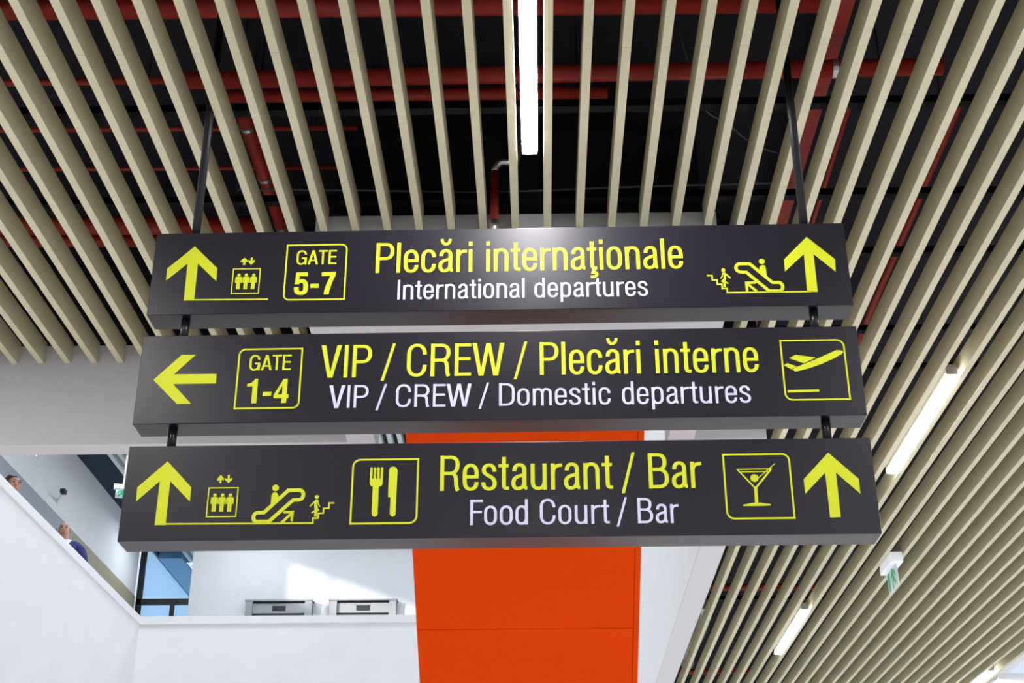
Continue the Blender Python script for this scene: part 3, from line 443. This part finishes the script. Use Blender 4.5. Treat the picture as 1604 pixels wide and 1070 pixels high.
# ------------------------------------------------------------------ line lights set between the slats
def line_light(x, y0, y1, label):
    t = thing('line_light', label, 'ceiling light', (x, y0, H), 0, 'white line lights in the slat ceiling')
    L = y1 - y0
    bm = bmesh.new()
    box(bm, -0.034, -0.031, 0, L, 0.022, 0.075); box(bm, 0.031, 0.034, 0, L, 0.022, 0.075); box(bm, -0.034, 0.034, 0, L, 0.075, 0.078)
    box(bm, -0.034, 0.034, -0.003, 0, 0.012, 0.078); box(bm, -0.034, 0.034, L, L + 0.003, 0.012, 0.078)
    obj('housing', bm, M_ALU, t)
    boxobj('diffuser', (-0.0305, 0.0305, 0.001, L - 0.001, -0.003, 0.030), M_LED, t, 0.003)
line_light(-0.020, 3.36, 4.975, 'long bright line light between slats, directly above the top sign')
line_light(2.395, 7.31, 8.87, 'bright line light in the slats right of the middle and lowest signs')
line_light(2.398, 12.36, 13.98, 'small bright line light in the slats below the right end of the lowest sign')
line_light(4.790, 14.85, 16.45, 'bright line light cut by the bottom right of the frame')

# ------------------------------------------------------------------ in the dark above the slats
def pipe(name, pts, r, label, group=None, material=None, clamps=(), hang=True):
    t = thing(name, label, 'pipe', pts[0], 0, group)
    o0 = Vector(pts[0])
    bm = bmesh.new(); tube(bm, [Vector(q) - o0 for q in pts], r, 16); obj('tube', bm, material or M_RED, t, True)
    d = (Vector(pts[-1]) - Vector(pts[0]))
    if hang:
        for f in ((0.08, 0.92) if d.length > 0.8 else (0.5,)):
            q = d * f; bm = bmesh.new(); tube(bm, [(q.x, q.y, q.z + r), (q.x, q.y, 4.25 - pts[0][2])], 0.004, 8); obj('hanger', bm, M_BLACK, t)
    for c in clamps:
        bm = bmesh.new(); a = d * c; tube(bm, [a - d.normalized() * 0.012, a + d.normalized() * 0.012], r * 1.12, 16)
        obj('clamp', bm, M_STEEL, t)
    return t
GP = 'red pipes above the slats'
pipe('sprinkler_main', [(-3.3, 4.76, 4.0), (1.30, 4.80, 4.0)], 0.043, 'red pipe crossing along the top edge of the picture', GP)
pipe('sprinkler_main', [(-1.60, 5.09, 3.85), (1.83, 5.065, 3.85)], 0.040, 'thick red pipe crossing behind the lamp above the signs', GP, clamps=(0.86,))
pipe('sprinkler_main', [(-1.41, 5.225, 3.86), (0.34, 5.235, 3.86)], 0.030, 'red pipe running just below the thick crossing pipe', GP)
pipe('sprinkler_pipe', [(-3.3, 5.10, 3.86), (-1.62, 5.10, 3.86)], 0.017, 'thin red pipe at upper left, level with the thick crossing pipe', GP)
pipe('sprinkler_pipe', [(-3.3, 5.46, 3.86), (-0.85, 5.49, 3.86)], 0.012, 'thin red pipe at left, second below the thick crossing pipe', GP)
pipe('sprinkler_pipe', [(-3.3, 5.80, 3.86), (-0.95, 5.83, 3.86)], 0.011, 'thin red pipe at left, third below the thick crossing pipe', GP)
pipe('sprinkler_main', [(-3.3, 6.36, 3.87), (-1.45, 6.40, 3.87)], 0.050, 'thick dark red pipe above the left end of the top sign', GP)
pipe('sprinkler_main', [(-3.3, 6.50, 3.86), (-1.95, 6.53, 3.86)], 0.036, 'lower dark red pipe above the left end of the top sign', GP)
pipe('sprinkler_branch', [(-1.350, 5.30, 3.80), (-1.340, 6.60, 3.80)], 0.036, 'red pipe with silver clamps beside the left hanging rod', GP, clamps=(0.055, 0.39, 0.75))
pipe('sprinkler_branch', [(1.475, 5.3, 3.86), (1.493, 6.9, 3.86)], 0.014, 'thin red pipe right of the broad red beam', GP)
pipe('sprinkler_branch', [(1.985, 5.3, 3.86), (2.04, 9.0, 3.86)], 0.020, 'red pipe running between the slats right of the signs', GP)
pipe('sprinkler_pipe', [(1.30, 13.32, 3.86), (2.75, 13.34, 3.86)], 0.035, 'red pipe crossing the slats near the small lower lamp', GP)
pipe('sprinkler_pipe', [(1.30, 16.95, 3.86), (2.6, 16.95, 3.86)], 0.035, 'red pipe crossing the slats at the bottom edge of the picture', GP)
o = recentre(boxobj('support_beam', (1.31, 1.40, 4.0, 7.9, 3.99, 4.06), M_RED)); tag(o, 'broad flat red beam behind the right hanging rod', 'beam')
# sprinkler drop in the middle, with grey elbow and silver collar
t = thing('sprinkler_drop', 'short red sprinkler drop with grey elbow above the top sign', 'pipe', (-0.11, 5.50, 3.66), 0)
bm = bmesh.new(); tube(bm, [(0.03, 0, 0.59), (0.03, 0, 0.05), (0.02, 0, 0.0), (0.0, 0, 0.0), (-0.05, 0.0, 0.0), (-0.075, 0.01, -0.02), (-0.08, 0.01, -0.06)], 0.019, 14); obj('elbow', bm, M_STEEL, t, True)
bm = bmesh.new(); tube(bm, [(-0.08, 0.01, -0.05), (-0.08, 0.01, -0.33)], 0.021, 14); obj('tube', bm, M_RED, t, True)
bm = bmesh.new(); tube(bm, [(-0.08, 0.01, -0.32), (-0.08, 0.01, -0.39)], 0.024, 14); obj('collar', bm, M_STEEL, t, True)
# black carrier rails that hold the slats
for n, (y, x0, x1, lb) in enumerate(((4.81, -3.6, 4.9, 'black carrier rail across the slats behind the thick red pipes'), (5.53, -3.6, 4.9, 'black carrier rail across the slats just above the top sign'),
                          (6.08, 1.27, 4.9, 'black carrier rail across the right slats beside the top sign'), (6.95, 1.27, 4.9, 'black carrier rail across the right slats beside the middle sign'),
                          (7.45, 1.27, 4.9, 'black carrier rail across the right slats below the middle sign top'), (12.4, 1.27, 4.9, 'black carrier rail across the slats near the small lower lamp'))):
    o = recentre(boxobj('carrier_rail', (x0, x1, y, y + 0.045, H + HS, H + HS + 0.035), M_RAIL)); tag(o, lb, 'rail', 'black rails above the slats')
# loose pale cables
def cable(pts, r, label):
    bm = bmesh.new(); n = 24; P = [Vector(q) for q in pts]; Q = []
    for i in range(n + 1):
        t = i / n * (len(P) - 1); k = min(int(t), len(P) - 2); f = t - k
        p0, p1, p2, p3 = P[max(k - 1, 0)], P[k], P[k + 1], P[min(k + 2, len(P) - 1)]
        Q.append(0.5 * ((2 * p1) + (p2 - p0) * f + (2 * p0 - 5 * p1 + 4 * p2 - p3) * f * f + (3 * p1 - p0 - 3 * p2 + p3) * f ** 3))
    tube(bm, Q, r, 8); o = recentre(obj('cable', bm, M_GREYC, smooth=True)); tag(o, label, 'cable', 'loose cables above the slats')
cable([(0.70, 5.30, 4.25), (0.78, 5.33, 3.86), (0.92, 5.46, 3.83), (1.06, 5.63, 3.83), (1.20, 5.75, 3.86)], 0.004, 'pale slanting cable left of the right hanging rod')
cable([(-1.40, 5.50, 3.525), (-0.8, 5.52, 3.525), (-0.2, 5.55, 3.525), (0.4, 5.52, 3.525), (1.2, 5.50, 3.525)], 0.005, 'thin pale cable lying along the rail above the top sign')
# foil duct at the lower right
t = thing('flexible_duct', 'crinkled silver flexible duct behind the slats beside the white wall', 'duct', (1.62, 13.5, 3.76))
bm = bmesh.new(); pts = []; rads = []
for i in range(60):
    f = i / 59; pts.append((0.04 * math.sin(6 * f) + 0.10 * f, 2.6 * f, 0.02 * math.sin(9 * f))); rads.append(0.075 + (0.008 if i % 2 else -0.006))
tube(bm, pts, 0.07, 14, rads=rads); obj('foil_tube', bm, M_FOIL, t)
for y in (0.3, 2.3):
    bm = bmesh.new(); tube(bm, [(0.04, y, 0.05), (0.04, y, 0.49)], 0.004, 8); obj('hanger', bm, M_BLACK, t)

# ------------------------------------------------------------------ orange stair
t = thing('staircase', 'bright orange underside of a stair descending behind the three signs', 'stairs', (-0.064, 6.22, 2.90))
run, mslope = 4.7, 0.8
ang = math.atan(mslope); cth, sth = math.cos(ang), math.sin(ang)
bm = bmesh.new()
def slab(bm, x0, x1, s0, s1, n0, n1):
    v = []
    for x in (x0, x1):
        for s in (s0, s1):
            for n in (n0, n1): v.append(bm.verts.new((x, s * cth + n * sth, -s * sth + n * cth)))
    for f in ((0, 1, 3, 2), (4, 6, 7, 5), (0, 4, 5, 1), (2, 3, 7, 6), (0, 2, 6, 4), (1, 5, 7, 3)): bm.faces.new([v[i] for i in f])
Ls = run / cth
slab(bm, -0.603, 0.603, 0.0, Ls, 0.012, 0.20); obj('stair_slab', bm, M_ORG, t)
bm = bmesh.new()
for a, b in ((0.0, 1.555), (1.558, 3.2), (3.203, Ls)): slab(bm, -0.603, 0.570, a, b, 0.0, 0.012)
obj('soffit_panel', bm, M_ORG, t)
bm = bmesh.new(); slab(bm, 0.573, 0.603, 0.0, Ls, 0.0, 0.012); obj('edge_trim', bm, M_ORG, t)
bm = bmesh.new()
ns = 23
for i in range(ns):
    s = 0.1 + i * Ls / ns * 0.98
    y = s * cth + 0.20 * sth; z = -s * sth + 0.20 * cth
    box(bm, -0.55, 0.55, y - 0.02, y + run / ns, z - 0.10, z + 0.02)
obj('steps', bm, M_FLOOR, t)

# ------------------------------------------------------------------ upper floor: lifts, glazing, exit signs, camera
def lift_portal(x0, x1, label):
    t = thing('elevator', label, 'elevator', ((x0 + x1) / 2, 23.2, 4.05), 0, 'two lifts on the upper floor')
    wd = x1 - x0; h = 2.44; a = 0.12
    bm = bmesh.new(); box(bm, -wd / 2, -wd / 2 + a, -0.16, 0, 0, h); box(bm, wd / 2 - a, wd / 2, -0.16, 0, 0, h)
    box(bm, -wd / 2 - 0.02, wd / 2 + 0.02, -0.17, 0, h, h + 0.025); obj('door_frame', bm, M_LIFT, t)
    o = boxobj('header', (-wd / 2 + a, wd / 2 - a, -0.11, 0, h - 0.20, h - 0.03), M_LIFT, t)
    boxobj('display', (-0.115, 0.115, -0.118, -0.11, h - 0.165, h - 0.075), M_BLACK, o)
    for s in (0, 1):
        xx = -wd / 2 + a + s * (wd / 2 - a)
        boxobj('door_panel', (xx + 0.003, xx + wd / 2 - a - 0.003, -0.05, 0, 0, h - 0.23), M_LIFT, t)
lift_portal(-4.998, -3.867, 'left lift with steel frame above the white wall')
lift_portal(-3.560, -2.432, 'right lift with steel frame, next to the orange stair')
# glazed screen at the end of the corridor
t = thing('glazed_screen', 'black framed glass screen above the balcony corner, below the lowest sign', 'window', (-6.81, 25.42, 4.05)); t['kind'] = 'structure'
bm = bmesh.new()
box(bm, -0.79, -0.69, 0, 0.08, 0, 4.38); box(bm, -0.79, 0.79, 0, 0.08, 3.06, 3.17); box(bm, -0.13, -0.06, 0, 0.08, 0, 3.06); box(bm, 0.72, 0.79, 0, 0.08, 0, 4.38)
obj('window_frame', bm, M_FRAME, t)
for (a, b, c, d) in ((-0.69, -0.13, 0.02, 3.06), (-0.06, 0.72, 0.02, 3.06), (-0.69, 0.72, 3.17, 4.36)):
    boxobj('pane', (a, b, 0.035, 0.045, c, d), M_GLASS, t)
# glazed left side beyond it, and the blue-grey beam under the upper soffit
t = thing('side_glazing', 'tall pale blue side glazing beyond the glass screen', 'window', (-7.6, 25.6, 4.05)); t['kind'] = 'structure'
bm = bmesh.new()
for y in (0.0, 8.0): box(bm, -0.05, 0.05, y, y + 0.06, 0, 4.30)
box(bm, -0.05, 0.05, 0, 8.06, 4.32, 4.36); obj('window_frame', bm, M_FRAME, t)
for y in (0.06, 4.03): boxobj('pane', (-0.006, 0.006, y, y + 3.96, 0.0, 4.32), M_FROST, t)
sbox('trim_8', (-7.50, -7.05, 26.3, 34, 8.28, 8.45), M_BEAM, 'blue-grey beam under the dark upper soffit', 'beam')
for n in range(15):
    x = -6.96 + 0.16 * n if n < 6 else -2.85 + 0.16 * (n - 6)
    o = boxobj('upper_slat', (0, 0.07, 0, 15.0 if n < 6 else 5.0, 0, 0.14), M_SLATW); o.location = (x, 18.9 if n < 6 else 18.0, 8.29)
    if n < 6: lb = 'pale upper ceiling slat above the glass screen, %s from the left wall' % ORD[n + 1]
    else: lb = 'pale upper ceiling slat seen left of the orange stair, %s from the left' % ORD[n - 5]
    tag(o, lb, 'slat', 'pale slats of the upper ceiling')
# wall camera
t = thing('security_camera', 'small wall camera on the white wall above the balcony', 'camera', (-7.60, 20.6, 7.42))
bm = bmesh.new(); tube(bm, [(0, 0, 0.0), (0.16, -0.25, 0.05)], 0.022, 12); obj('arm', bm, M_WALL, t, True)
bm = bmesh.new(); ball(bm, (0, 0, 0), 0.06, 0.5, 1, 1); obj('base', bm, M_WALL, t, True)
bm = bmesh.new(); box(bm, 0.15, 0.23, -0.36, -0.24, 0.03, 0.10); obj('camera_body', bm, M_BLACK, t, bevel=0.01)

RUN = [[(-.02, .06), (.03, .085), (.05, .045), (.085, .02), (.07, .0), (.03, .02), (.02, -.02), (.045, -.06), (.03, -.11), (.0, -.11), (.01, -.06), (-.02, -.035), (-.07, -.085), (-.095, -.06), (-.045, -.01), (-.025, .03), (-.055, .02), (-.075, -.01), (-.10, .0), (-.07, .055)]]
def exit_sign(loc, rotz, label, s, pole):
    t = thing('exit_sign', label, 'exit sign', loc, rotz, 'green lit exit signs')
    boxobj('luminaire', (-0.19 * s, 0.19 * s, -0.05 * s, 0.05 * s, 0.0, 0.085 * s), M_LAMPW, t, 0.006)
    o = boxobj('sign_blade', (-0.15 * s, 0.15 * s, -0.006 * s, 0.006 * s, -0.17 * s, 0.0), M_EXITW, t)
    for sd in (-1, 1):
        bm = bmesh.new()
        y = sd * 0.0062 * s
        ya, yb = y + sd * 0.0006, y - sd * 0.0006
        prism(bm, [[(a * s * 0.85 - 0.03 * s, (b + 0.012) * s * 0.85) for a, b in RUN[0]]], ya, yb)
        prism(bm, [disc_pts(-0.005 * s, 0.068 * s, 0.017 * s, 12)], ya, yb)
        prism(bm, [[(0.075 * s, -0.075 * s), (0.135 * s, -0.075 * s), (0.135 * s, 0.075 * s), (0.075 * s, 0.075 * s)]], ya, yb)
        q = obj('running_man', bm, M_GREEN, o); q.location = (0, 0, -0.085 * s)
    if pole:
        bm = bmesh.new(); tube(bm, [(0, 0, 0.085 * s), (0, 0, pole)], 0.035, 12); obj('pole', bm, M_WALL, t, True)
exit_sign((2.835, 10.86, 3.285), 1.5708, 'white exit light with green blade hanging from the slats at lower right', 1.0, 0.0)
exit_sign((-6.36, 20.0, 7.40), 0.30, 'exit light on a white pole, left of the lowest sign', 0.85, 1.05)

# ------------------------------------------------------------------ people behind the balcony wall
def skin_obj(name, chain, edges, material, parent, root=0, sub=2):
    me = bpy.data.meshes.new(name); me.from_pydata([c[0] for c in chain], edges, []); me.materials.append(material)
    o = bpy.data.objects.new(name, me); C.objects.link(o); o.parent = parent
    o.modifiers.new('skin', 'SKIN')
    for v, c in zip(me.skin_vertices[0].data, chain):
        r = c[1] if isinstance(c[1], tuple) else (c[1], c[1]); v.radius = r; v.use_root = False
    me.skin_vertices[0].data[root].use_root = True
    for md in o.modifiers:
        if md.type == 'SKIN': md.use_smooth_shade = True
    s = o.modifiers.new('sub', 'SUBSURF'); s.levels = sub; s.render_levels = sub
    return o
def person(loc, rotz, label, bald, coat, lean=0.0, hx=0.0):
    """a man 1.80 m tall facing -y, arms at his sides"""
    t = thing('person', label, 'person', loc, rotz)
    L = lean
    P = [((0, 0, .97), (.13, .10)), ((0, .01, 1.15), (.12, .095)), ((0, .01, 1.36), (.14, .10)), ((0, .015, 1.47), (.075, .065)), ((hx * .5, .0 - L * .3, 1.53), .055),
         ((hx, -.012 - L * .5, 1.60), (.070, .080)), ((hx, .0 - L * .6, 1.68), (.084, .098)), ((hx, .010 - L * .6, 1.76), (.078, .095)), ((hx, -.075 - L * .6, 1.655), (.012, .015)), ((hx, -.105 - L * .6, 1.635), (.010, .012))]
    E = [(0, 1), (1, 2), (2, 3), (3, 4), (4, 5), (5, 6), (6, 7), (6, 8), (8, 9)]
    def add(p, r, frm): P.append((p, r)); E.append((frm, len(P) - 1)); return len(P) - 1
    for s in (-1, 1):
        a = add((s * .16, .015, 1.41), .055, 2); a = add((s * .222, .02, 1.33), .050, a); a = add((s * .246, .03, 1.11), .042, a); a = add((s * .265, -.03, .87), .030, a); h = add((s * .266, -.045, .80), (.018, .038), a)
        for k, (dy, ln) in enumerate(((-.032, .075), (-.012, .085), (.009, .08), (.028, .062))):
            f = add((s * .268, -.05 + dy, .755), .0095, h); f = add((s * .264, -.055 + dy, .755 - ln * .5), .009, f); add((s * .252, -.06 + dy, .755 - ln), .008, f)
        f = add((s * .258, -.085, .79), .011, h); add((s * .250, -.105, .745), .009, f)
        l = add((s * .095, .0, .90), .095, 0); l = add((s * .10, -.005, .50), .062, l); l = add((s * .10, .015, .10), .042, l); l = add((s * .105, -.02, .045), (.045, .04), l); add((s * .11, -.15, .03), (.04, .025), l)
    skin_obj('body', P, E, M_SKIN, t)
    # jacket: torso and sleeves, trousers, shirt collar
    J = [((0, .005, .84), (.165, .125)), ((0, .01, 1.12), (.18, .125)), ((0, .012, 1.33), (.20, .13)), ((0, .02, 1.475), (.12, .09))]; JE = [(0, 1), (1, 2), (2, 3)]
    for s in (-1, 1):
        frm = 3
        for q, r in (((s * .105, .018, 1.462), .080), ((s * .185, .018, 1.425), .082), ((s * .232, .02, 1.33), .074), ((s * .246, .03, 1.11), .066), ((s * .265, -.025, .885), .05)):
            J.append((q, r)); JE.append((frm, len(J) - 1)); frm = len(J) - 1
    skin_obj('jacket', J, JE, coat, t)
    Q = [((0, 0, .95), (.145, .115))]; QE = []
    for s in (-1, 1):
        Q.append(((s * .095, 0, .86), .11)); QE.append((0, len(Q) - 1)); Q.append(((s * .10, -.005, .5), .082)); QE.append((len(Q) - 2, len(Q) - 1)); Q.append(((s * .10, .01, .09), .072)); QE.append((len(Q) - 2, len(Q) - 1))
    skin_obj('trousers', Q, QE, M_GREYC if coat is M_GREYC else coat, t)
    bm = bmesh.new(); tube(bm, [(0, .012, 1.475), (0, .006, 1.535)], .07, 18, False, [.088, .066]); obj('shirt_collar', bm, M_SHIRT, t, True)
    for s in (-1, 1):
        bm = bmesh.new(); ball(bm, (s * .108, -.075, .035), .05, .85, 2.2, .7); obj('shoe', bm, M_BLACK, t, True)
        bm = bmesh.new(); ball(bm, (hx + s * .030, -.090 - L * .6, 1.680), .0095, 1.25, .6, .8, 10); obj('eye', bm, M_EYE, t, True)
        bm = bmesh.new(); ball(bm, (hx + s * .084, .010 - L * .6, 1.665), .026, .4, .75, 1.25, 12); obj('ear', bm, M_SKIN, t, True)
        bm = bmesh.new(); ball(bm, (hx + s * .031, -.093 - L * .6, 1.702), .012, 1.7, .5, .35, 10); obj('eyebrow', bm, M_HAIR, t, True)
    bm = bmesh.new(); ball(bm, (hx, -.085 - L * .55, 1.600), .018, 1.3, .5, .35, 12); obj('mouth', bm, M_LIP, t, True)
    if not bald:
        bm = bmesh.new(); ball(bm, (hx, .012 - L * .6, 1.722), .108, .88, 1.05, .92, 20)
        for v in list(bm.verts):
            if v.co.z < 1.64 or v.co.y < -.02 - L * .6 or (v.co.z > 1.775 and v.co.y < .05): bm.verts.remove(v)
        obj('hair', bm, M_HAIR, t, True)
    return t
person((-6.07, 16.99, 4.07), 0.35, 'bald man in navy jacket and white shirt standing behind the balcony wall', True, M_NAVY, 0.0, -0.05)
person((-6.08, 15.02, 3.96), 0.75, 'person with short greying hair behind the balcony at the left edge', False, M_GREYC)

# ------------------------------------------------------------------ heights above were counted from the eye: raise everything built
for o in C.objects:
    if o.parent is None and o.type not in ('CAMERA', 'LIGHT'):
        o.location.z += EYE
